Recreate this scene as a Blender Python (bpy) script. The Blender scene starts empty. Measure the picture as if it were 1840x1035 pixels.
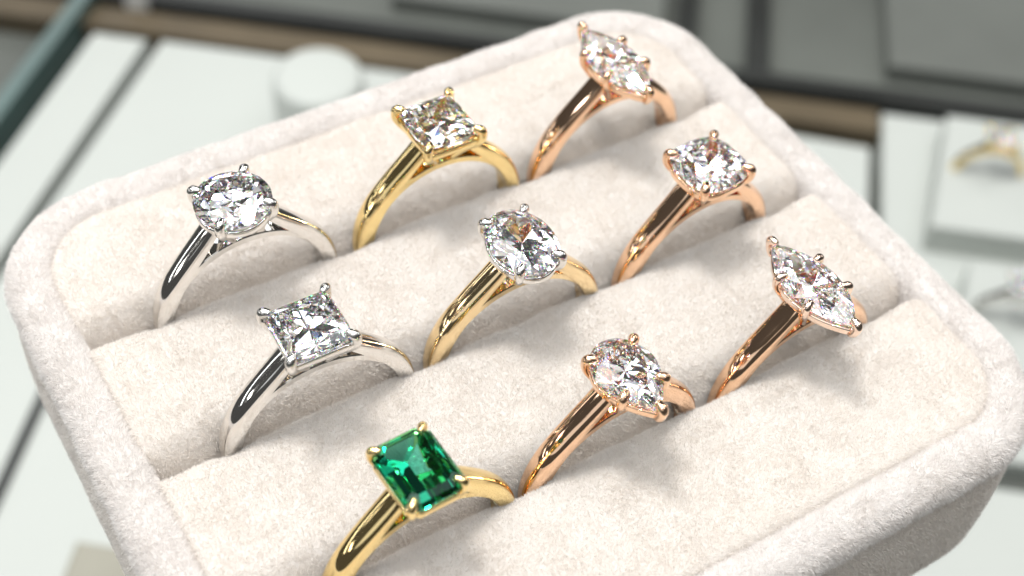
import bpy, math, random
import numpy as np
from mathutils import Vector, Matrix

random.seed(7)
rng = np.random.default_rng(11)
MM = 0.001
R = math.radians
sc = bpy.context.scene
COL = sc.collection

# ------------------------------------------------------------------ camera
cam_d = bpy.data.cameras.new('camera')
cam = bpy.data.objects.new('camera', cam_d)
COL.objects.link(cam)
sc.camera = cam
ax_r = Vector((0.852076, -0.520245, 0.057554))
ax_d = Vector((-0.364705, -0.668976, -0.647658))
ax_f = Vector((0.375443, 0.530863, -0.759755))
m = Matrix((ax_r, -ax_d, -ax_f)).transposed().to_4x4()
m.translation = Vector((-50.42, -70.03, 106.08)) * MM
cam.matrix_world = m
cam_d.sensor_width = 36.0
cam_d.lens = 2511.0 / 1840.0 * 36.0
cam_d.clip_start = 0.002
cam_d.clip_end = 10.0
cam_d.dof.use_dof = True
cam_d.dof.focus_distance = 0.126
cam_d.dof.aperture_fstop = 21.5

# ------------------------------------------------------------------ world, lamps, exposure
world = bpy.data.worlds.new('World')
sc.world = world
world.use_nodes = True
bg = world.node_tree.nodes['Background']
bg.inputs[0].default_value = (1.0, 0.985, 0.96, 1)
bg.inputs[1].default_value = 0.07

def lamp(name, loc, size, watts, colour=(1, 0.97, 0.93), shape='DISK', size_y=None, target=(0, 0, 0)):
    d = bpy.data.lights.new(name, 'AREA')
    d.shape = shape
    d.size = size * MM
    if size_y:
        d.size_y = size_y * MM
    d.energy = watts
    d.color = colour
    o = bpy.data.objects.new(name, d)
    COL.objects.link(o)
    o.location = Vector(loc) * MM
    o.rotation_euler = (Vector(target) - Vector(loc)).to_track_quat('-Z', 'Y').to_euler()
    return o

# the shop's ceiling: one near spot, rows of small downlights, plus fill panels and low strips added for the stones and metal
lamp('spot_lamp', (-55, 205, 680), 160, 3.7)
for i, (x, y, z, p, s) in enumerate([
        (-420, 260, 620, .20, 28), (330, 320, 660, .22, 28), (60, 560, 640, .20, 28),
        (480, -60, 640, .20, 28), (-330, -240, 660, .22, 28), (160, -330, 700, .22, 28),
        (-560, 0, 560, .18, 28), (40, 60, 760, .22, 28), (-180, 620, 560, .18, 28), (380, 640, 540, .18, 28),
        (-150, -60, 740, .22, 28), (250, 80, 720, .22, 28), (-260, 460, 700, .20, 28), (620, 250, 520, .18, 28)]):
    lamp('downlight', (x, y, z), s, p, (1, 0.97, 0.92) if i % 2 else (0.90, 0.96, 1.0))
for i in range(4):
    for j in range(4):
        px, py = -640 + 400 * i, -560 + 400 * j
        if j == 3 and i >= 2:
            continue        # left out, they would glare on the stones' tables
        lamp('fill_panel', (px, py, 850), 325, .32 if j == 0 else .95, ((0.88, 0.94, 1.0), (1.0, 0.975, 0.94))[(i + j) % 2], 'RECTANGLE', 325, (px, py, 0))  # unseen overhead panels added to whiten the stones
for loc, w_ in (((950, -60, 420), .8), ((160, 1000, 460), .8), ((-880, -360, 430), .35)):
    lamp('side_fill_panel', loc, 480, w_, (0.96, 0.98, 1.0), 'RECTANGLE', 300)  # added low around the tray to brighten the diamonds' dark facets
lamp('fill_panel', (-420, -620, 560), 420, .2, (1.0, 0.985, 0.96), 'RECTANGLE', 240)  # added fill from behind the camera for the tray's shaded sides
lamp('streak_lamp', (-700, 420, 110), 420, .12, (0.95, 0.98, 1.0), 'RECTANGLE', 14)  # this and the next strips are added for bright streaks along the bands
lamp('streak_lamp', (-640, 620, 240), 420, .12, (1.0, 0.98, 0.95), 'RECTANGLE', 14)
lamp('streak_lamp', (-760, 150, 190), 200, .10, (1.0, 0.98, 0.95), 'RECTANGLE', 22)
lamp('streak_lamp', (-420, 760, 90), 260, .08, (0.95, 0.98, 1.0), 'RECTANGLE', 12)
lamp('streak_lamp', (-700, 300, 330), 120, .10, (0.95, 0.98, 1.0), 'RECTANGLE', 30)

sc.view_settings.view_transform = 'Standard'
sc.view_settings.look = 'None'
sc.view_settings.gamma = 1
sc.view_settings.use_curve_mapping = False
sc.view_settings.exposure = 0.08
sc.render.engine = 'CYCLES'
cy = sc.cycles
cy.max_bounces = 16
cy.diffuse_bounces = 5
cy.glossy_bounces = 14
cy.transmission_bounces = 14
cy.transparent_max_bounces = 8
cy.caustics_reflective = False
cy.caustics_refractive = False
cy.sample_clamp_indirect = 40
cy.blur_glossy = 0.3
cy.use_denoising = True
try:
    cy.denoiser = 'OPENIMAGEDENOISE'
except Exception:
    pass

# ------------------------------------------------------------------ materials
def new_mat(name):
    mt = bpy.data.materials.new(name)
    mt.use_nodes = True
    nt = mt.node_tree
    nt.nodes.clear()
    out = nt.nodes.new('ShaderNodeOutputMaterial')
    return mt, nt, out

def principled(name, col, rough=0.5, metal=0.0, noise=None, bump=0.0, bump_scale=500, **kw):
    mt, nt, out = new_mat(name)
    b = nt.nodes.new('ShaderNodeBsdfPrincipled')
    nt.links.new(b.outputs[0], out.inputs[0])
    b.inputs['Base Color'].default_value = (*col, 1)
    b.inputs['Roughness'].default_value = rough
    b.inputs['Metallic'].default_value = metal
    for k, v in kw.items():
        b.inputs[k].default_value = v
    tc = nt.nodes.new('ShaderNodeTexCoord')
    if noise:
        n = nt.nodes.new('ShaderNodeTexNoise')
        n.inputs['Scale'].default_value = noise[0]
        n.inputs['Detail'].default_value = 6
        nt.links.new(tc.outputs['Object'], n.inputs['Vector'])
        r = nt.nodes.new('ShaderNodeValToRGB')
        c2 = [max(0, c * noise[1]) for c in col]
        r.color_ramp.elements[0].color = (*c2, 1)
        r.color_ramp.elements[0].position = .3
        r.color_ramp.elements[1].color = (*col, 1)
        r.color_ramp.elements[1].position = .7
        nt.links.new(n.outputs[0], r.inputs[0])
        nt.links.new(r.outputs[0], b.inputs['Base Color'])
    if bump:
        n = nt.nodes.new('ShaderNodeTexNoise')
        n.inputs['Scale'].default_value = bump_scale
        n.inputs['Detail'].default_value = 4
        nt.links.new(tc.outputs['Object'], n.inputs['Vector'])
        bp = nt.nodes.new('ShaderNodeBump')
        bp.inputs['Strength'].default_value = bump
        bp.inputs['Distance'].default_value = 0.0001
        nt.links.new(n.outputs[0], bp.inputs['Height'])
        nt.links.new(bp.outputs[0], b.inputs['Normal'])
    return mt

def metal_mat(name, col, rough=0.05):
    mt = principled(name, col, rough, 1.0, bump=0.05, bump_scale=420)
    nt = mt.node_tree
    b = [n for n in nt.nodes if n.type == 'BSDF_PRINCIPLED'][0]
    tc = [n for n in nt.nodes if n.type == 'TEX_COORD'][0]
    n = nt.nodes.new('ShaderNodeTexNoise')
    n.inputs['Scale'].default_value = 900
    n.inputs['Detail'].default_value = 5
    nt.links.new(tc.outputs['Object'], n.inputs['Vector'])
    mr = nt.nodes.new('ShaderNodeMapRange')
    mr.inputs['To Min'].default_value = rough * .6
    mr.inputs['To Max'].default_value = rough * 2.0
    nt.links.new(n.outputs[0], mr.inputs[0])
    nt.links.new(mr.outputs[0], b.inputs['Roughness'])
    return mt

WHITE_GOLD = metal_mat('white_gold', (0.82, 0.80, 0.77))
YELLOW_GOLD = metal_mat('yellow_gold', (0.94, 0.73, 0.35))
WARM_GOLD = metal_mat('warm_yellow_gold', (0.94, 0.73, 0.43))
ROSE_GOLD = metal_mat('rose_gold', (0.95, 0.64, 0.43))
PALE_ROSE = metal_mat('pale_rose_gold', (0.94, 0.74, 0.61))

def diamond_mat():
    """colour splits where light enters; inside the stone one clear glass"""
    mt, nt, out = new_mat('diamond')
    prev = None
    for col, ior in (((1, 0, 0), 2.405), ((0, 1, 0), 2.42), ((0, 0, 1), 2.440)):
        g = nt.nodes.new('ShaderNodeBsdfGlass')
        g.inputs['Color'].default_value = (*col, 1)
        g.inputs['Roughness'].default_value = 0.0
        g.inputs['IOR'].default_value = ior
        if prev is None:
            prev = g
        else:
            a = nt.nodes.new('ShaderNodeAddShader')
            nt.links.new(prev.outputs[0], a.inputs[0])
            nt.links.new(g.outputs[0], a.inputs[1])
            prev = a
    inner = nt.nodes.new('ShaderNodeBsdfGlass')
    inner.inputs['Color'].default_value = (1, 1, 1, 1)
    inner.inputs['Roughness'].default_value = 0.0
    inner.inputs['IOR'].default_value = 2.42
    geo = nt.nodes.new('ShaderNodeNewGeometry')
    mx = nt.nodes.new('ShaderNodeMixShader')
    nt.links.new(geo.outputs['Backfacing'], mx.inputs[0])
    fire = nt.nodes.new('ShaderNodeMixShader')
    fire.inputs[0].default_value = .28
    nt.links.new(inner.outputs[0], fire.inputs[1])
    nt.links.new(prev.outputs[0], fire.inputs[2])
    nt.links.new(fire.outputs[0], mx.inputs[1])
    nt.links.new(inner.outputs[0], mx.inputs[2])
    nt.links.new(mx.outputs[0], out.inputs[0])
    return mt
DIAMOND = diamond_mat()

def emerald_mat():
    mt, nt, out = new_mat('emerald')
    g = nt.nodes.new('ShaderNodeBsdfGlass')
    g.inputs['Color'].default_value = (0.70, 1.0, 0.90, 1)
    g.inputs['Roughness'].default_value = 0.0
    g.inputs['IOR'].default_value = 1.60
    v = nt.nodes.new('ShaderNodeVolumeAbsorption')
    v.inputs['Color'].default_value = (0.0, 0.67, 0.61, 1)
    v.inputs['Density'].default_value = 370.0
    nt.links.new(g.outputs[0], out.inputs['Surface'])
    nt.links.new(v.outputs[0], out.inputs['Volume'])
    return mt
EMERALD = emerald_mat()

def velvet_mat(name, col, col2, scale):
    mt, nt, out = new_mat(name)
    tc = nt.nodes.new('ShaderNodeTexCoord')
    n = nt.nodes.new('ShaderNodeTexNoise')
    n.inputs['Scale'].default_value = scale
    n.inputs['Detail'].default_value = 5
    n.inputs['Roughness'].default_value = .6
    nt.links.new(tc.outputs['Object'], n.inputs['Vector'])
    r = nt.nodes.new('ShaderNodeValToRGB')
    r.color_ramp.elements[0].position = .35
    r.color_ramp.elements[0].color = (*col2, 1)
    r.color_ramp.elements[1].position = .65
    r.color_ramp.elements[1].color = (*col, 1)
    nt.links.new(n.outputs[0], r.inputs[0])
    d = nt.nodes.new('ShaderNodeBsdfDiffuse')
    t = nt.nodes.new('ShaderNodeBsdfTranslucent')
    nt.links.new(r.outputs[0], d.inputs[0])
    nt.links.new(r.outputs[0], t.inputs[0])
    mx = nt.nodes.new('ShaderNodeMixShader')
    mx.inputs[0].default_value = .38
    nt.links.new(d.outputs[0], mx.inputs[1])
    nt.links.new(t.outputs[0], mx.inputs[2])
    nt.links.new(mx.outputs[0], out.inputs[0])
    return mt
VELVET = velvet_mat('velvet', (0.908, 0.871, 0.832), (0.897, 0.857, 0.815), 260)
VELVET_RIM = velvet_mat('velvet_rim', (0.92, 0.895, 0.877), (0.905, 0.877, 0.855), 260)

# ------------------------------------------------------------------ mesh helpers
def mesh_obj(name, verts, faces, mat, parent=None, smooth=True, sharp=None):
    """verts in millimetres"""
    me = bpy.data.meshes.new(name)
    me.from_pydata([tuple(np.asarray(v, float) * MM) for v in verts], [], [list(map(int, f)) for f in faces])
    me.update()
    if smooth:
        me.shade_smooth()
        if sharp:
            me.set_sharp_from_angle(angle=R(sharp))
    me.materials.append(mat)
    o = bpy.data.objects.new(name, me)
    COL.objects.link(o)
    if parent:
        o.parent = parent
    return o

def tag(o, label=None, cat=None, group=None, kind=None):
    if label: o['label'] = label
    if cat: o['category'] = cat
    if group: o['group'] = group
    if kind: o['kind'] = kind
    return o

def empty(name, loc, rot=(0, 0, 0)):
    o = bpy.data.objects.new(name, None)
    COL.objects.link(o)
    o.location = Vector(loc) * MM
    o.rotation_euler = rot
    o.empty_display_size = 0.005
    return o

class MB:
    def __init__(s):
        s.v = []; s.f = []
    def add(s, vs, fs):
        o = len(s.v)
        s.v += [tuple(v) for v in vs]
        s.f += [[i + o for i in f] for f in fs]
    def box(s, c, d, bev=0.0):
        x, y, z = c; a, b, h = d[0] / 2, d[1] / 2, d[2] / 2
        if not bev:
            vs = [(x + i * a, y + j * b, z + k * h) for k in (-1, 1) for i, j in ((-1, -1), (1, -1), (1, 1), (-1, 1))]
            s.add(vs, [[3, 2, 1, 0], [4, 5, 6, 7]] + [[i, (i + 1) % 4, 4 + (i + 1) % 4, 4 + i] for i in range(4)])
            return
        loops = []
        n = 4
        for k in range(2 * (n + 1)):
            if k <= n:
                t = k / n * math.pi / 2; ins = bev * (1 - math.sin(t)); zz = -h + bev * (1 - math.cos(t))
            else:
                t = (k - n - 1) / n * math.pi / 2; ins = bev * (1 - math.cos(t)); zz = h - bev * (1 - math.sin(t))
            rr = bev
            lp = []
            for (sx, sy), a0 in zip(((1, 1), (-1, 1), (-1, -1), (1, -1)), (0, 90, 180, 270)):
                for q in range(n + 1):
                    an = R(a0 + 90 * q / n)
                    lp.append((x + sx * (a - rr) + (rr - ins) * math.cos(an), y + sy * (b - rr) + (rr - ins) * math.sin(an), z + zz))
            loops.append(lp)
        N = len(loops[0])
        vs = [p for l in loops for p in l]
        fs = [[i * N + j, i * N + (j + 1) % N, (i + 1) * N + (j + 1) % N, (i + 1) * N + j] for i in range(len(loops) - 1) for j in range(N)]
        fs += [list(range(N - 1, -1, -1)), [len(loops) * N - N + j for j in range(N)]]
        s.add(vs, fs)
    def build(s, name, mat, parent=None, smooth=True, sharp=None):
        return mesh_obj(name, s.v, s.f, mat, parent, smooth, sharp)

def catmull(P, n):
    P = [np.array(p, float) for p in P]
    Q = [2 * P[0] - P[1]] + P + [2 * P[-1] - P[-2]]
    out = []
    for i in range(1, len(Q) - 2):
        for k in range(n):
            t = k / n
            a, b, c, d = Q[i - 1], Q[i], Q[i + 1], Q[i + 2]
            out.append(.5 * (2 * b + (c - a) * t + (2 * a - 5 * b + 4 * c - d) * t * t + (3 * b - a - 3 * c + d) * t ** 3))
    out.append(P[-1])
    return np.array(out)

def tube(mb, path, radii, seg=14, cap_end=True):
    path = np.array(path); n = len(path)
    T = np.gradient(path, axis=0); T /= np.linalg.norm(T, axis=1)[:, None]
    up = np.array([0.3, 0.2, 0.93]); 
    rings = []
    u = np.cross(T[0], up)
    if np.linalg.norm(u) < .1: u = np.cross(T[0], [1, 0, 0])
    u /= np.linalg.norm(u)
    for i in range(n):
        u = u - T[i] * (u @ T[i]); u /= np.linalg.norm(u)
        w = np.cross(T[i], u)
        rings.append([path[i] + radii[i] * (math.cos(a) * u + math.sin(a) * w) for a in np.linspace(0, 2 * math.pi, seg, endpoint=False)])
    if cap_end:
        for q in range(1, 5):
            t = q / 5 * math.pi / 2
            c = path[-1] + T[-1] * radii[-1] * math.sin(t) * .9
            rings.append([c + (p - path[-1]) * math.cos(t) for p in np.array(rings[n - 1])])
    vs = [p for r in rings for p in r]
    N = seg
    fs = [[i * N + j, i * N + (j + 1) % N, (i + 1) * N + (j + 1) % N, (i + 1) * N + j] for i in range(len(rings) - 1) for j in range(N)]
    fs += [list(range(N - 1, -1, -1)), [(len(rings) - 1) * N + j for j in range(N)]]
    mb.add(vs, fs)

# value noise for the pile's nap
def vnoise(x, y, seed):
    r = np.random.default_rng(seed)
    G = r.random((64, 64))
    xi = np.floor(x).astype(int); yi = np.floor(y).astype(int)
    fx = x - xi; fy = y - yi
    fx = fx * fx * (3 - 2 * fx); fy = fy * fy * (3 - 2 * fy)
    g = lambda a, b: G[a % 64, b % 64]
    return (g(xi, yi) * (1 - fx) + g(xi + 1, yi) * fx) * (1 - fy) + (g(xi, yi + 1) * (1 - fx) + g(xi + 1, yi + 1) * fx) * fy

def furry(name, V, F, mat, parent, density, length, width, lean=.5, jitter=.45, mask=None, bias=(0, 0, 0)):
    """a cloth surface of quads with its pile: one thin blade for each tuft of fibres"""
    V = np.asarray(V, float); F = np.asarray(F, int)
    tri = np.concatenate([F[:, [0, 1, 2]], F[:, [0, 2, 3]]])
    a, b, c = V[tri[:, 0]], V[tri[:, 1]], V[tri[:, 2]]
    cr = np.cross(b - a, c - a); ar = np.linalg.norm(cr, axis=1) / 2
    fn = cr / np.maximum(2 * ar[:, None], 1e-12)
    vn = np.zeros_like(V)
    for k in range(3):
        np.add.at(vn, tri[:, k], cr)
    vn /= np.maximum(np.linalg.norm(vn, axis=1)[:, None], 1e-12)
    wgt = ar.copy()
    if mask is not None:
        wgt *= mask((a + b + c) / 3, fn)
    tot = wgt.sum(); n = int(tot * density)
    ti = np.searchsorted(np.cumsum(wgt) / tot, rng.random(n)); ti = np.minimum(ti, len(tri) - 1)
    r1 = np.sqrt(rng.random(n)); r2 = rng.random(n)
    w0, w1, w2 = (1 - r1)[:, None], (r1 * (1 - r2))[:, None], (r1 * r2)[:, None]
    P = a[ti] * w0 + b[ti] * w1 + c[ti] * w2
    N = vn[tri[ti, 0]] * w0 + vn[tri[ti, 1]] * w1 + vn[tri[ti, 2]] * w2
    N /= np.linalg.norm(N, axis=1)[:, None]
    s1 = P[:, 0] + .37 * P[:, 2]; s2 = P[:, 1] + .61 * P[:, 2]
    ang = 2 * math.pi * (1.1 * vnoise(s1 / 1.7 + 9, s2 / 1.7 + 9, 3) + .9 * vnoise(s1 / 6 + 5, s2 / 6 + 5, 4))
    amt = lean * (.2 + .9 * vnoise(s1 / 1.2 + 31, s2 / 1.2 + 17, 5) + .8 * vnoise(s1 / 11 + 31, s2 / 9 + 17, 6))
    L = np.stack([np.cos(ang) * amt, np.sin(ang) * amt, np.zeros(n)], 1) + np.array(bias)
    D = N + L + rng.normal(0, jitter, (n, 3))
    dn = (D * N).sum(1); D += N * np.maximum(0, .25 - dn)[:, None]
    D /= np.linalg.norm(D, axis=1)[:, None]
    side = np.cross(D, rng.normal(0, 1, (n, 3))); side /= np.linalg.norm(side, axis=1)[:, None]
    ln = length * (.55 + .6 * rng.random(n)) * (.8 + .4 * vnoise(s1 / 2.3, s2 / 2.3, 8))
    wd = width * (.7 + .6 * rng.random(n))
    base = P - N * .05
    q = np.empty((n, 3, 3))
    q[:, 0] = base - side * wd[:, None] * .5
    q[:, 1] = base + side * wd[:, None] * .5
    q[:, 2] = base + D * ln[:, None]
    nv = len(V)
    co = np.concatenate([V, q.reshape(-1, 3)]) * MM
    nq = len(F)
    me = bpy.data.meshes.new(name)
    me.vertices.add(len(co)); me.vertices.foreach_set('co', co.astype(np.float32).ravel())
    loops = np.concatenate([F.ravel(), nv + np.arange(n * 3)]).astype(np.int32)
    me.loops.add(len(loops)); me.loops.foreach_set('vertex_index', loops)
    starts = np.concatenate([np.arange(nq) * 4, nq * 4 + np.arange(n) * 3]).astype(np.int32)
    me.polygons.add(nq + n); me.polygons.foreach_set('loop_start', starts)
    me.update(calc_edges=True)
    me.shade_smooth()
    me.materials.append(mat)
    o = bpy.data.objects.new(name, me)
    COL.objects.link(o)
    o.parent = parent
    return o

# ------------------------------------------------------------------ setting: the showcase below and behind
PZ = -150.0
U = np.array((.775, -.632)); Vv = np.array((.632, .775))
def uv(u, v, z):
    p = u * U + v * Vv
    return (p[0], p[1], z)

CASE_WHITE = principled('case_white', (0.50, 0.525, 0.495), .55, noise=(14, .95))
CASE_FLOOR = principled('case_floor', (0.13, 0.14, 0.125), .5, noise=(18, .7))
BROWN = principled('brown_wood', (0.13, 0.10, 0.06), .5, noise=(30, .6))
OLIVE = principled('olive_wood', (0.36, 0.345, 0.28), .5, noise=(30, .7))
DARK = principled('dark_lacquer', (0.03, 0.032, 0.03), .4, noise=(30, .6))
GREY = principled('grey_lacquer', (0.15, 0.16, 0.145), .5, noise=(20, .8))
GREENGLASS = principled('green_glass_edge', (0.10, 0.16, 0.15), .15, noise=(20, .7))

def slab(name, poly_uv, z0, z1, mat, parent=None):
    pts = [uv(u, v, 0)[:2] for u, v in poly_uv]
    ar = sum(pts[i][0] * pts[(i + 1) % len(pts)][1] - pts[(i + 1) % len(pts)][0] * pts[i][1] for i in range(len(pts)))
    if ar < 0:
        pts = pts[::-1]
    n = len(pts)
    c = np.mean(pts, axis=0)
    ins = [tuple(np.array(p) + (c - np.array(p)) / np.linalg.norm(c - np.array(p)) * .8) for p in pts]
    vs = [(*p, z0) for p in pts] + [(*p, z1 - .6) for p in pts] + [(*p, z1) for p in ins]
    fs = [list(range(n - 1, -1, -1)), [2 * n + i for i in range(n)]]
    fs += [[k * n + i, k * n + (i + 1) % n, (k + 1) * n + (i + 1) % n, (k + 1) * n + i] for k in (0, 1) for i in range(n)]
    return mesh_obj(name, vs, fs, mat, parent, smooth=False)

fl = MB(); fl.add([(-900, -900, PZ - 8), (900, -900, PZ - 8), (900, 900, PZ - 8), (-900, 900, PZ - 8)], [[0, 1, 2, 3]])
tag(fl.build('showcase_floor', CASE_FLOOR, smooth=False), kind='structure')

# ------------------------------------------------------------------ ring tray
D_SLIT = 16.497
SL = [(-1) * D_SLIT + .6, .6, D_SLIT + .6]
X_IN = 37.3
Y0, Y1 = -31.4, 32.4
CR = 7.2
ZT = 0.9

tray = empty('ring_tray', (0, 0, -20.0))
tag(tray, 'cream velvet ring tray with padded rim and three slots holding rings', 'ring tray')
def tz(V):
    V = np.array(V, float); V[:, 2] += 20.0
    return V

def rrect(off, n=12, m=26):
    hx = X_IN + off; y0 = Y0 - off; y1 = Y1 + off; r = CR + off
    pts = []; nor = []
    cs = [(hx - r, y1 - r, 0), (-hx + r, y1 - r, 90), (-hx + r, y0 + r, 180), (hx - r, y0 + r, 270)]
    for k in range(4):
        cx, cyy, a0 = cs[k]
        for q in range(n + 1):
            a = R(a0 + 90 * q / n)
            pts.append((cx + r * math.cos(a), cyy + r * math.sin(a)))
        nx, ny, _ = cs[(k + 1) % 4]
        a = R(a0 + 90)
        p0 = np.array(pts[-1]); p1 = np.array((nx + r * math.cos(a), ny + r * math.sin(a)))
        for q in range(1, m):
            pts.append(tuple(p0 + (p1 - p0) * q / m))
    return np.array(pts)

def sweep_rim(prof):
    rows = [np.column_stack([rrect(o), np.full(len(rrect(o)), z)]) for o, z in prof]
    # soft irregularity along the hand-made roll
    V = np.concatenate(rows); N = len(rows[0])
    wob = (vnoise(V[:, 0] / 4 + 40, V[:, 1] / 4 + 40, 21) - .5) * .22 + (vnoise(V[:, 0] / 1.6 + 40, V[:, 1] / 1.6 + 40, 22) - .5) * .14
    wob = wob - .55 * np.exp(-((V[:, 0] - .3 + .3 * (V[:, 1] - 34)) / .45) ** 2) * (V[:, 1] > 31)
    V[:, 2] += wob * (V[:, 2] > -2)
    F = [[i * N + (j + 1) % N, i * N + j, (i + 1) * N + j, (i + 1) * N + (j + 1) % N] for i in range(len(rows) - 1) for j in range(N)]
    return V, np.array(F)

prof = [(-.3, -3.5), (-.05, -.3), (.05, .3), (.3, .72), (.8, .98), (1.5, 1.12), (2.2, 1.12), (2.9, .95), (3.5, .6), (3.95, .05),
        (4.2, -.6), (4.28, -1.2), (4.2, -1.9), (3.9, -2.5), (3.5, -3.0)]
V, F = sweep_rim(prof)
furry('rim', tz(V), F, VELVET_RIM, tray, 150, .58, .065, lean=.4, jitter=.40,
      mask=lambda c, n: ((c[:, 2] > 20 - 2.6)).astype(float))
prof = [(3.8, -1.8), (4.05, -3.0), (4.3, -6), (4.4, -10), (4.35, -14), (4.2, -16.5)]
for q in range(1, 6):
    t = math.pi / 2 * q / 5
    prof.append((1.2 + 3.0 * math.cos(t), -16.5 - 3.5 * math.sin(t)))
prof += [(-8, -20.0), (-25, -20.0)]
V, F = sweep_rim(prof)
furry('side_wall', tz(V), F, VELVET, tray, 60, .35, .07, lean=.3, jitter=.5,
      mask=lambda c, n: ((c[:, 2] > 2) & (n[:, 0] * -.5 + n[:, 1] * -.7 > -.55)).astype(float) + .1)

def pad(y0, y1, slit_lo, slit_hi, seed):
    """one soft pad between slots; y0/y1 its edges, slit_* whether that edge is a slot"""
    g = .38
    ya = y0 + (g if slit_lo else .15); yb = y1 - (g if slit_hi else .15)
    xa = X_IN - .15
    def spaced(lo, hi, n, edge):
        t = np.linspace(0, 1, n)
        s = t - .62 * np.sin(2 * math.pi * t) / (2 * math.pi)
        return lo + (hi - lo) * s
    xs = spaced(-xa, xa, 150, 3); ys = spaced(ya, yb, 56, 3)
    X, Y = np.meshgrid(xs, ys)
    # pull outer corners round where the pad meets the rim's corners
    def drop(d, r, v, p=2.0):
        t = np.clip(1 - d / r, 0, 1)
        return v * (1 - np.sqrt(np.clip(1 - t ** p, 0, 1)))
    rc = CR
    Xc, Yc = X.copy(), Y.copy()
    for flag, yo, sg in ((not slit_lo, Y0, -1), (not slit_hi, Y1, 1)):
        if not flag: continue
        cyy = yo - sg * rc; cx = X_IN - rc
        ax = np.abs(X) - cx; ay = sg * (Y - cyy)
        mk = (ax > 0) & (ay > 0)
        # map the square corner onto a quarter disc
        mx = np.maximum(ax, ay); ln = np.sqrt(ax ** 2 + ay ** 2) + 1e-9
        k = mx / ln
        Xc = np.where(mk, np.sign(X) * (cx + ax * k), Xc)
        Yc = np.where(mk, cyy + sg * ay * k, Yc)
    dx = X_IN - .15 - np.abs(X)
    h = drop(dx, .9, .6)
    dlo = Y - ya; dhi = yb - Y
    h = np.maximum(h, drop(dlo, 3.6, 5.0, 2.3) if slit_lo else drop(dlo, .9, .6))
    h = np.maximum(h, drop(dhi, 1.7, 4.5, 2.2) if slit_hi else drop(dhi, .9, .6))
    Z = ZT - h
    # puffed crown and slight dents where the bands press the edges apart
    Z += .15 * np.sin(np.clip((Y - ya) / (yb - ya), 0, 1) * math.pi) * np.clip(dx / 6, 0, 1)
    Z += (vnoise(X / 7 + 50, Y / 5 + 50, seed) - .5) * .3 + (vnoise(X / 2.2 + 50, Y / 2.2 + 50, seed + 1) - .5) * .08
    for e, fl_, sg in ((ya, slit_lo, 1), (yb, slit_hi, -1)):
        if not fl_: continue
        dd = np.abs(Y - e)
        for xr in (-30.2, -11.2, -9.0, 10.2, 12.2, 31.8):
            Z -= .75 * np.exp(-((X - xr) / 1.5) ** 2) * np.exp(-(dd / 2.2) ** 2)
    ny, nx = X.shape
    V = np.column_stack([Xc.ravel(), Yc.ravel(), Z.ravel()])
    idx = lambda i, j: i * nx + j
    F = [[idx(i, j), idx(i, j + 1), idx(i + 1, j + 1), idx(i + 1, j)] for i in range(ny - 1) for j in range(nx - 1)]
    # skirt
    border = [idx(0, j) for j in range(nx)] + [idx(i, nx - 1) for i in range(1, ny)] + [idx(ny - 1, j) for j in range(nx - 2, -1, -1)] + [idx(i, 0) for i in range(ny - 2, 0, -1)]
    o = len(V)
    S = V[border].copy(); S[:, 2] = -14
    V = np.concatenate([V, S])
    nb = len(border)
    F += [[border[k], o + k, o + (k + 1) % nb, border[(k + 1) % nb]] for k in range(nb)]
    return V, np.array(F)

edges = [Y0] + SL + [Y1]
for k in range(4):
    V, F = pad(edges[k], edges[k + 1], k > 0, k < 3, 60 + 3 * k)
    furry('pad', tz(V), F, VELVET, tray, 165, .48, .055, lean=.46, jitter=.46,
          mask=lambda c, n: (c[:, 2] > 20 - 2.0).astype(float))

# hidden block that carries the tray above the showcase floor
pl = MB(); pl.box((3, 3, (PZ - 8 - 20.2) / 2), (50, 42, abs(PZ - 8) - 20.2), 2.0)
tag(pl.build('display_plinth', CASE_WHITE, sharp=40), kind='structure')

# ------------------------------------------------------------------ gemstones
def halfspaces(planes):
    """convex solid of n.x <= d : vertices and ordered faces"""
    N = np.array([p[0] for p in planes], float); dd = np.array([p[1] for p in planes], float)
    ln = np.linalg.norm(N, axis=1); N /= ln[:, None]; dd /= ln
    n = len(N)
    I, J, K = [a.ravel() for a in np.meshgrid(range(n), range(n), range(n), indexing='ij')]
    mk = (I < J) & (J < K); I, J, K = I[mk], J[mk], K[mk]
    A = np.stack([N[I], N[J], N[K]], 1)
    det = np.linalg.det(A); ok = np.abs(det) > 1e-7
    A = A[ok]; B = np.stack([dd[I[ok]], dd[J[ok]], dd[K[ok]]], 1)
    X = np.linalg.solve(A, B[..., None])[..., 0]
    keep = (X @ N.T <= dd[None] + 1e-6).all(1)
    X = X[keep]
    V = []
    for x in X:
        if not any(np.linalg.norm(x - v) < 2e-4 for v in V): V.append(x)
    V = np.array(V)
    F = []
    for i in range(n):
        on = np.where(np.abs(V @ N[i] - dd[i]) < 4e-4)[0]
        if len(on) < 3: continue
        c = V[on].mean(0)
        u = V[on[0]] - c; u -= N[i] * (u @ N[i])
        if np.linalg.norm(u) < 1e-9: continue
        u /= np.linalg.norm(u); w = np.cross(N[i], u)
        a = np.arctan2((V[on] - c) @ w, (V[on] - c) @ u)
        F.append([int(q) for q in on[np.argsort(a)]])
    return V, F

def pl_(az, inc, pt, down=False):
    s, c = math.sin(R(inc)), math.cos(R(inc))
    n = np.array((math.cos(R(az)) * s, math.sin(R(az)) * s, -c if down else c))
    return (n, float(n @ np.array(pt, float)))

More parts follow.
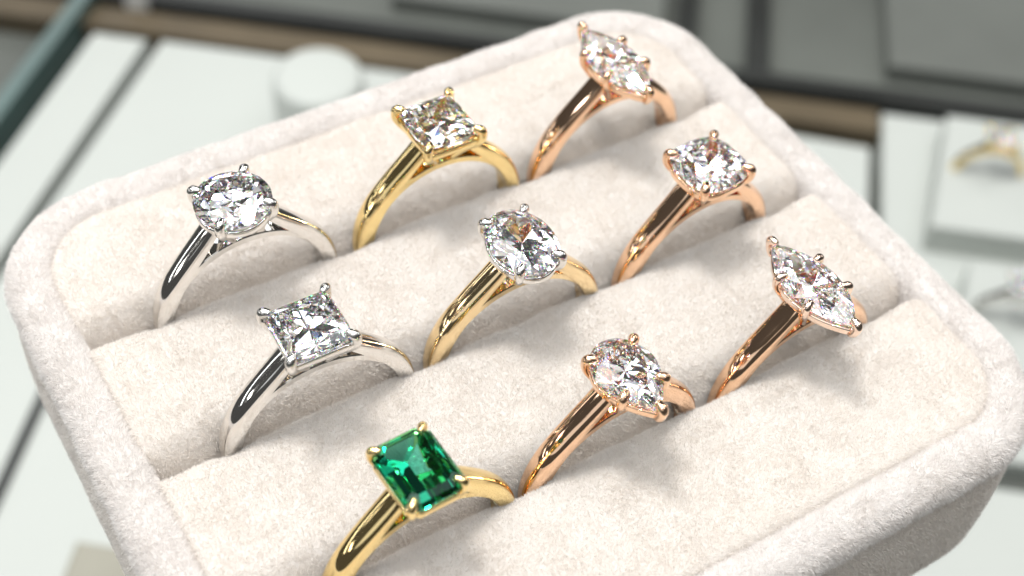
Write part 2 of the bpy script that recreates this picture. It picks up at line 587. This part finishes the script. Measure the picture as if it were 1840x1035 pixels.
def brilliant(table=.57, crown=34.5, pav=41.0, girdle=.025, gn=32):
    P = []
    zt = girdle + (1 - table) * math.tan(R(crown))
    P.append((np.array((0, 0, 1.)), zt))
    for k in range(gn):
        a = 360 * (k + .5) / gn
        P.append((np.array((math.cos(R(a)), math.sin(R(a)), 0)), math.cos(math.pi / gn)))
    for k in range(8):
        a = 45 * k
        c = lambda az, r, z: (r * math.cos(R(az)), r * math.sin(R(az)), z)
        P.append(pl_(a, crown, c(a, 1, girdle)))
        P.append(pl_(a + 22.5, 22, c(a + 22.5, table * math.cos(R(22.5)), zt)))
        P.append(pl_(a, pav, c(a, 1, -girdle), True))
        for s in (-1, 1):
            P.append(pl_(a + s * 11.25, crown + 6.0, c(a + s * 11.25, 1, girdle)))
            P.append(pl_(a + s * 11.25, pav + 1.3, c(a + s * 11.25, 1, -girdle), True))
    return halfspaces(P)

BR = brilliant()

def warped(outline, zs):
    """the brilliant's vertices stretched onto an outline; facets split into flat triangles"""
    V, F = BR
    r = np.hypot(V[:, 0], V[:, 1]); ph = np.arctan2(V[:, 1], V[:, 0])
    W = np.array([(*(np.array(outline(p)) * q), z * zs) for p, q, z in zip(ph, r, V[:, 2])])
    T = []
    for f in F:
        for i in range(1, len(f) - 1):
            T.append([f[0], f[i], f[i + 1]])
    return W, T

def out_round(r): return lambda p: (r * math.cos(p), r * math.sin(p))
def out_oval(a, b): return lambda p: (a * math.cos(p), b * math.sin(p))
def out_super(a, b, n):
    def f(p):
        c, s = math.cos(p), math.sin(p)
        k = (abs(c) ** n + abs(s) ** n) ** (-1 / n)
        return (a * c * k, b * s * k)
    return f
def out_marquise(a, b):
    # two arcs: x = a*(1-|t|^1.9)
    def f(p):
        t = math.copysign(abs(2 / math.pi * math.asin(max(-1, min(1, math.sin(p))))) ** 1.0, math.sin(p))
        y = b * t
        x = a * (1 - abs(t) ** 2.05)
        return (math.copysign(x, math.cos(p)) if abs(math.cos(p)) > 1e-6 else 0.0, y)
    return f
def out_pear(a, bt, bp):
    # round end at +y, point at -y
    def f(p):
        c, s = math.cos(p), math.sin(p)
        if s >= 0:
            return (a * c, bt * s)
        t = abs(2 / math.pi * math.asin(max(-1, s)))
        x = a * (1 - t ** 1.75)
        return (math.copysign(x, c) if abs(c) > 1e-6 else 0.0, -bp * t)
    return f

def princess():
    P = [(np.array((0, 0, 1.)), .26)]
    for k in range(4):
        a = 90 * k
        ca, sa = math.cos(R(a)), math.sin(R(a))
        at = lambda r, z, a=a: (r * math.cos(R(a)), r * math.sin(R(a)), z)
        P.append((np.array((ca, sa, 0)), 1.0))
        P.append((np.array((math.cos(R(a + 45)), math.sin(R(a + 45)), 0)), 1.395))
        P.append(pl_(a, 42, at(1, .03)))
        P.append(pl_(a, 33, at(.92, .095)))
        P.append(pl_(a + 45, 27, at(.70 * 1.385, .26, a + 45)))
        P.append(pl_(a, 58, at(1, -.03), True))
        for s in (-1, 1):
            P.append(pl_(a + s * 10, 48.5, at(.90, -.19), True))
            P.append(pl_(a + s * 20, 45, at(.70, -.415), True))
            P.append(pl_(a + s * 30, 42.3, at(.47, -.645), True))
            P.append(pl_(a + s * 39, 40.3, at(.22, -.872), True))
    return halfspaces(P)

def emerald_cut(a, b, crop):
    P = [(np.array((0, 0, 1.)), .84)]
    dirs = [(0, a), (180, a), (90, b), (270, b)] + [(45 + 90 * k, (a + b - crop) / math.sqrt(2)) for k in range(4)]
    for az, d in dirs:
        n = np.array((math.cos(R(az)), math.sin(R(az)), 0))
        P.append((n, d))
        for ins, z, inc in ((0, .10, 46), (.42, .50, 33)):
            P.append(pl_(az, inc, n * (d - ins) + np.array((0, 0, z))))
        for ins, z, inc in (((0, -.10, 57), (.62, -1.02, 47), (1.35, -1.78, 39)) if az in (0, 180) else ((0, -.10, 62), (.50, -1.02, 54)) if az in (90, 270) else ((0, -.10, 64),)):
            P.append(pl_(az, inc, n * (d - ins) + np.array((0, 0, z)), True))
    return halfspaces(P)

# ------------------------------------------------------------------ rings
RI, RO = 7.98, 9.78
ZG = 13.0

def section(w, t):
    """band section: flat bore, flat sides, low dome; u across, v outward"""
    pts = [(-w + .12, 0), (w - .12, 0), (w, .12), (w, .52 * t)]
    for q in range(1, 10):
        a = math.pi * q / 10
        pts.append((w * .985 * math.cos(a), .52 * t + .48 * t * math.sin(a) ** .9))
    pts += [(-w, .52 * t), (-w, .12)]
    return pts

def band_mesh(xe, ze):
    mb = MB()
    th0 = R(50)
    half = []
    p0 = np.array((RO * math.sin(th0), RO * math.cos(th0)))
    for a in np.linspace(math.pi, th0, 40):
        half.append((RO * math.sin(a), RO * math.cos(a)))
    e = np.array((xe, ze)); t0 = np.array((-math.cos(th0), math.sin(th0)))
    L = np.linalg.norm(e - p0)
    t1 = (e - p0) / L * .75 + np.array((-.30, .40)); t1 /= np.linalg.norm(t1)
    for q in np.linspace(0, 1, 22)[1:]:
        h00 = 2 * q**3 - 3 * q**2 + 1; h10 = q**3 - 2 * q**2 + q; h01 = -2 * q**3 + 3 * q**2; h11 = q**3 - q**2
        half.append(tuple(h00 * p0 + h10 * L * t0 + h01 * e + h11 * L * t1))
    half = np.array(half)
    n = len(half)
    for sg in (1, -1):
        Pth = half * np.array((sg, 1))
        T = np.gradient(Pth, axis=0); T /= np.linalg.norm(T, axis=1)[:, None]
        Nn = np.column_stack([T[:, 1], -T[:, 0]]) * sg        # outward
        rows = []
        for i in range(n):
            s = max(0, (i - 36) / (n - 37))
            w = 1.20 - .06 * s
            t = (RO - RI) * (1 - .38 * s)
            row = [(Pth[i, 0] + Nn[i, 0] * (v - t), u, Pth[i, 1] + Nn[i, 1] * (v - t)) for u, v in section(w, t)]
            rows.append(row)
        M = len(rows[0])
        vs = [p for r in rows for p in r]
        fs = [[i * M + j, (i + 1) * M + j, (i + 1) * M + (j + 1) % M, i * M + (j + 1) % M] for i in range(n - 1) for j in range(M)]
        if sg > 0: fs = [f[::-1] for f in fs]
        cap = [(n - 1) * M + j for j in range(M)]
        fs.append(cap if sg < 0 else cap[::-1])
        mb.add(vs, fs)
    # thin arc that carries on under the head
    w, t = 1.12, .78
    rows = []
    for a in np.linspace(-R(56), R(56), 40):
        rows.append([(r * math.sin(a), u, r * math.cos(a)) for u, r in
                     ((-w + .1, RI + .012), (w - .1, RI + .012), (w, RI + .1), (w, RI + t - .1), (w - .1, RI + t), (-w + .1, RI + t), (-w, RI + t - .1), (-w, RI + .1))])
    M = 8
    vs = [p for r in rows for p in r]
    fs = [[i * M + j, i * M + (j + 1) % M, (i + 1) * M + (j + 1) % M, (i + 1) * M + j] for i in range(len(rows) - 1) for j in range(M)]
    mb.add(vs, [f[::-1] for f in fs])
    return mb

def rail_mesh(loop, z0, z1, th):
    """wall that follows the stone's outline: loop of outer points"""
    loop = np.array(loop); n = len(loop)
    T = np.roll(loop, -1, 0) - np.roll(loop, 1, 0); T /= np.linalg.norm(T, axis=1)[:, None]
    Nn = np.column_stack([T[:, 1], -T[:, 0]])
    rows = []
    zm = .16
    for off, z in ((-.10, z0), (-.02, z0 + zm * .5), (0, z0 + zm), (0.06, z1 - zm), (.02, z1 - zm * .4), (-.08, z1), (-th, z1), (-th, z0)):
        rows.append(np.column_stack([loop + Nn * off, np.full(n, z)]))
    M = len(rows)
    vs = [rows[k][i] for i in range(n) for k in range(M)]
    fs = [[i * M + k, ((i + 1) % n) * M + k, ((i + 1) % n) * M + (k + 1) % M, i * M + (k + 1) % M] for i in range(n) for k in range(M)]
    mb = MB(); mb.add(vs, fs)
    return mb

def prong(px, py, ox, oy, short=False, rb=.46, rt=.50, hug=.24, reach=.42, rise=.52):
    """px,py on the stone's girdle; ox,oy outward unit direction"""
    q = lambda off, sc, z: (px * sc + ox * off, py * sc + oy * off, ZG + z)
    k = min(.52, 1.45 / math.hypot(px, py))
    if short:
        path = catmull([q(-.2, .965, -1.35), q(hug * .5, .985, -.8), q(hug, 1.0, 0.05), q(hug * .3, 1.0, rise * .75), q(-reach, 1.0, rise)], 6)
    else:
        path = catmull([q(-.1, k, -3.95), q(.02, (k + .97) / 2, -2.3), q(hug * .75, .97, -.9), q(hug, 1.0, 0.05), q(hug * .3, 1.0, rise * .75), q(-reach, 1.0, rise)], 6)
    n = len(path)
    rad = [rb * .85 + (rt - rb * .85) * min(1, i / (n * .7)) for i in range(n)]
    if short:
        rad = [min(r_, .30 + .03 * i) for i, r_ in enumerate(rad)]
    for i in range(n - 6, n):
        rad[i] = rt * (1 - .22 * (i - (n - 6)) / 5)
    mb = MB(); tube(mb, path, rad)
    return mb

MARK = metal_mat('engraved_mark', (0.98, 0.93, 0.80), 0.2)

def make_ring(name, label, loc, metal, head_metal, stone, yaw=0.0, lean=0.0, roll=0.0, tip_metal=None):
    root = empty(name, loc, (R(lean + random.uniform(-1, 1)), R(roll + random.uniform(-1.5, 1.5)), R(yaw + random.uniform(-2, 2))))
    tag(root, label, 'ring', 'rings set in the tray slots')
    kind = stone['kind']
    gem_mat = DIAMOND
    gname = 'diamond'
    ang = [45, 135, 225, 315]
    if kind in ('round', 'oval', 'cushion', 'pear', 'marquise'):
        o = stone['out']
        V, F = warped(o, stone['zs'])
        loop = [o(2 * math.pi * i / 96) for i in range(96)]
        if kind == 'round': pa = [R(a) for a in (62, 152, 242, 332)]
        if kind == 'round': pa = [R(a + stone.get('prot', 45)) for a in (0, 90, 180, 270)]
        if kind == 'oval': pa = [R(a) for a in (50, 130, 230, 310)]
        if kind == 'cushion': pa = [R(a) for a in (45, 135, 225, 315)]
        if kind == 'pear': pa = [R(a) for a in (38, 142, 225, 315, 270)]
        if kind == 'marquise': pa = [R(a) for a in (90, 270, 30, 150, 210, 330)]
        pr = []
        for a in pa:
            p = np.array(o(a)); e = 1e-2
            t = np.array(o(a + e)) - np.array(o(a - e)); nn = np.array((t[1], -t[0]))
            if kind in ('marquise', 'pear') and abs(math.cos(a)) < .02: nn = np.array((0, math.sin(a)))
            nn = nn / np.linalg.norm(nn)
            pr.append((p, nn))
    elif kind == 'princess':
        h = stone['h']
        V, F = princess(); V = V * h
        c = .06 * h
        cs = [(1, 1), (-1, 1), (-1, -1), (1, -1)]
        loop = []
        for k in range(4):
            a, b = np.array(cs[k]) * (h - .05), np.array(cs[(k + 1) % 4]) * (h - .05)
            loop += [a + (b - a) * t for t in np.linspace(.025, .975, 12)]
        pr = [(np.array(s) * (h - c), np.array(s) / math.sqrt(2)) for s in cs]
        sy = stone.get('sy', 1.0)
        V[:, 1] *= sy
        loop = [np.array((p[0], p[1] * sy)) for p in loop]
        pr = [(np.array((p[0], p[1] * sy)), nn) for p, nn in pr]
    else:
        a, b, cr = stone['dim']
        V, F = emerald_cut(a, b, cr)
        gem_mat = EMERALD; gname = 'emerald'
        cn = [(a, b - cr), (a - cr, b), (-a + cr, b), (-a, b - cr), (-a, -b + cr), (-a + cr, -b), (a - cr, -b), (a, -b + cr)]
        loop = []
        for k in range(8):
            p, q = np.array(cn[k]), np.array(cn[(k + 1) % 8])
            m_ = 3 if k % 2 == 0 else 10
            loop += [p + (q - p) * t for t in np.linspace(0, 1, m_, endpoint=False)]
        pr = [(np.array((sx * (a - cr / 2), sy * (b - cr / 2))), np.array((sx, sy)) / math.sqrt(2)) for sx, sy in ((1, 1), (-1, 1), (-1, -1), (1, -1))]
    V = np.array(V); V[:, 2] += ZG
    xs = max(p[0] for p in loop)
    xe = stone.get('xe', xs * .70)
    band = band_mesh(xe, stone.get('ze', 11.75)).build('band', metal, root, sharp=32)
    if stone.get('mark'):
        hm = MB()
        for k, (du, da, ln_, tw) in enumerate(((-.42, 0, .5, .3), (-.2, .25, .34, -1.0), (.02, 0, .5, .2), (.22, .3, .3, 1.2), (.40, 0, .5, -.2), (-.1, 1.0, .5, .4), (.2, 1.05, .42, -.4), (.05, .9, .3, 1.4))):
            a0 = R(76) + da * .06
            pts = []
            for q in (-1, 0, 1):
                uu = du + q * ln_ * .5 * math.sin(tw); aa = a0 + q * ln_ * .5 * math.cos(tw) / RI + .006 * (q == 0)
                pts.append(((RI + .01) * math.sin(aa), uu, (RI + .01) * math.cos(aa)))
            tube(hm, np.array(pts), [.045] * 3, 6)
        hm.build('hallmark', MARK, band)
    g = rail_mesh([np.array(p) * .965 for p in loop], ZG - 1.50, ZG - .62, .36).build('gallery_rail', head_metal, root, sharp=40)
    for p, nn in pr:
        prong(p[0], p[1], nn[0], nn[1], np.hypot(*p) > 4.6, **stone.get('prong', {})).build('prong', tip_metal or head_metal, root)
    gem = mesh_obj(gname, V, F, gem_mat, root, smooth=False)
    return root

zc = lambda z: z - ZG
row = [D_SLIT + .6, .6, -D_SLIT + .6]
make_ring('diamond_ring', 'white gold ring with a round diamond held by four round prongs', (-20.8, row[0], zc(12.0)), WHITE_GOLD, WHITE_GOLD,
          dict(kind='round', out=out_round(3.65), zs=3.65, prot=48))
make_ring('diamond_ring', 'yellow gold ring with a square princess cut diamond, all one colour', (0.8, row[0], zc(12.0)), YELLOW_GOLD, YELLOW_GOLD,
          dict(kind='princess', h=3.05, sy=1.1))
make_ring('diamond_ring', 'rose gold ring with a pointed marquise diamond at the far corner of the tray', (21.8, row[0], zc(11.7)), ROSE_GOLD, ROSE_GOLD,
          dict(kind='marquise', out=out_marquise(2.62, 6.0), zs=2.8, prong=dict(rb=.40, rt=.44)), yaw=3)
make_ring('diamond_ring', 'white gold ring with a square princess cut diamond, nearer than the round one', (-21.1, row[1], zc(11.6)), WHITE_GOLD, WHITE_GOLD,
          dict(kind='princess', h=3.08))
make_ring('diamond_ring', 'yellow gold ring with white metal prongs around an oval diamond, at tray centre', (0.0, row[1], zc(11.1)), WARM_GOLD, WHITE_GOLD,
          dict(kind='oval', out=out_oval(3.25, 4.25), zs=3.3))
make_ring('diamond_ring', 'rose gold ring with a rounded square cushion cut diamond', (21.8, row[1], zc(11.0)), ROSE_GOLD, ROSE_GOLD,
          dict(kind='cushion', out=out_super(3.45, 3.5, 3.0), zs=3.5))
make_ring('emerald_ring', 'yellow gold ring with a green step cut emerald, nearest the viewer', (-19.8, row[2] - .5, zc(10.5)), YELLOW_GOLD, YELLOW_GOLD,
          dict(kind='emerald', mark=1, dim=(2.8, 3.6, 1.0), prong=dict(rb=.40, rt=.43)), lean=-2.2)
make_ring('diamond_ring', 'rose gold ring with a pear shaped diamond pointing to the viewer', (0.5, row[2], zc(10.3)), ROSE_GOLD, ROSE_GOLD,
          dict(kind='pear', mark=1, out=out_pear(3.0, 3.5, 5.2), zs=3.15), yaw=2)
make_ring('diamond_ring', 'rose gold ring with a pointed marquise diamond in the nearest slot, beside the pear one', (22.1, row[2], zc(9.8)), ROSE_GOLD, PALE_ROSE,
          dict(kind='marquise', out=out_marquise(2.62, 5.95), zs=2.8, prong=dict(rb=.40, rt=.44)), yaw=2)

# ------------------------------------------------------------------ things in the showcase behind and below, out of focus
def panel(label, poly, z1=PZ, mat=None, name='display_board', cat='display board', z0=PZ - 7.6):
    return tag(slab(name, poly, z0, z1, mat or CASE_WHITE), label, cat)
panel('narrow white strip running along the left edge of the showcase', [(-137, 204), (-122, 204), (-146.5, 0), (-162, 0)])
panel('wide white panel under the round white stand, left of the tray', [(-118, 204.5), (-38, 204.5), (-38, 10), (-143, 10)])
panel('small white panel seen behind the right edge of the tray', [(48, 201.5), (78.5, 200), (74, 110), (48, 110)])
panel('white panel low on the right below the dark gap', [(60, 95), (170, 95), (170, -60), (60, -60)])
tag(slab('gap_strip', [(-108.6, 92), (-106.2, 92), (-107.2, 8), (-110, 8)], PZ + .1, PZ + .8, DARK), 'thin dark strip standing in for a shaded gap in the white panel beside the tray', 'strip')  # dark colour in place of a shaded gap between white panels
tag(slab('wooden_block', [(-88, 48), (-70, 48), (-70, 36), (-88, 35)], PZ + .1, PZ + 1.5, OLIVE), 'olive brown block by the lower left side of the tray', 'block')
tag(slab('wooden_rail', [(-200, 216.5), (82, 216.5), (82, 207.5), (-200, 207.5)], PZ - 7.6, PZ - 1, BROWN), 'long olive brown rail behind the white panels', 'rail')
tag(slab('dark_rail', [(-200, 224), (200, 224), (200, 219), (-200, 219)], PZ - 7.6, PZ + 1, DARK), 'long dark rail behind the olive brown one', 'rail')
tag(slab('dark_bar', [(24, 320), (29.5, 320), (29.5, 226), (24, 226)], PZ - 7.6, PZ - 1, DARK), 'dark bar behind the far corner of the tray, left one of two', 'bar')
tag(slab('dark_bar', [(45, 320), (51, 320), (51, 226), (45, 226)], PZ - 7.6, PZ - 1, DARK), 'dark bar behind the far corner of the tray, right one of two', 'bar')
tag(slab('grey_shelf', [(86, 300), (200, 300), (200, 238), (86, 238)], PZ - 7.6, PZ - 2, GREY), 'grey shelf in the far right of the showcase', 'shelf')
tag(slab('grey_shelf', [(-60, 320), (20, 320), (20, 240), (-60, 240)], PZ - 7.6, PZ - 2, GREY), 'grey shelf behind the round white stand', 'shelf')
tag(slab('glass_pane', [(-143.5, 230), (-139.5, 230), (-166, 0), (-171, 0)], PZ - 7.6, PZ + 4, GREENGLASS), 'dark green glass edge along the left of the white strip', 'glass pane')

def lathe(name, u, v, prof, mat, label, cat, seg=40):
    c = uv(u, v, 0)
    vs = [(c[0] + r * math.cos(2 * math.pi * i / seg), c[1] + r * math.sin(2 * math.pi * i / seg), z) for r, z in prof for i in range(seg)]
    fs = [[k * seg + i, k * seg + (i + 1) % seg, (k + 1) * seg + (i + 1) % seg, (k + 1) * seg + i] for k in range(len(prof) - 1) for i in range(seg)]
    fs += [list(range(seg - 1, -1, -1)), [(len(prof) - 1) * seg + i for i in range(seg)]]
    return tag(mesh_obj(name, vs, fs, mat, None, True, 50), label, cat)
lathe('display_stand', -66, 174.5, [(12.4, PZ + .1), (12.4, PZ + 1), (11.6, PZ + 2), (11.6, PZ + 19.5), (11.2, PZ + 21), (10.2, PZ + 21.8), (9, PZ + 22)], CASE_WHITE,
      'round white display stand on the wide panel behind the tray', 'display stand')
lathe('metal_post', -130, 221, [(4, PZ - 7.6), (4, PZ + 20), (3.4, PZ + 21)], principled('pale_metal', (.55, .55, .53), .4), 'pale upright post at the top left of the showcase', 'post')

box_ = empty('white_ring_tray', uv(118, 160, PZ - 7.6))
tag(box_, 'white tray with raised blocks holding two rings, at the right', 'ring tray')
o0 = np.array(uv(118, 160, PZ - 7.6))
def local_slab(name, poly, z0, z1):
    o = slab(name, poly, z0, z1, CASE_WHITE, None)
    me = o.data
    for v_ in me.vertices:
        v_.co -= Vector(o0) * MM
    o.parent = box_
    return o
local_slab('tray_base', [(83, 217), (165, 217), (165, 104), (79, 104)], PZ - 7.4, PZ - 2)
local_slab('block', [(98, 209), (160, 209), (160, 166), (91, 166)], PZ - 1.9, PZ + 7)
local_slab('block', [(100, 156), (160, 156), (160, 112), (92, 112)], PZ - 1.9, PZ + 7)

def copy_ring(src, label, loc, yaw):
    c = src.copy(); COL.objects.link(c)
    c.location = Vector(loc) * MM
    c.rotation_euler = (0, 0, R(yaw))
    c['label'] = label
    c['group'] = 'blurred rings in the showcase'
    for ch in src.children:
        d_ = ch.copy(); COL.objects.link(d_); d_.parent = c
    return c
rings_ = [o for o in bpy.data.objects if o.type == 'EMPTY' and o.name.startswith('diamond_ring')]
gold = [o for o in rings_ if 'all one colour' in o['label']][0]
white = [o for o in rings_ if 'nearer than the round' in o['label']][0]
copy_ring(gold, 'blurred gold ring on the white tray behind, farther of the two', uv(107, 189, PZ + 6), -36)
copy_ring(white, 'blurred silver ring on the white tray behind, nearer of the two', uv(107.5, 139, PZ + 6), -41)
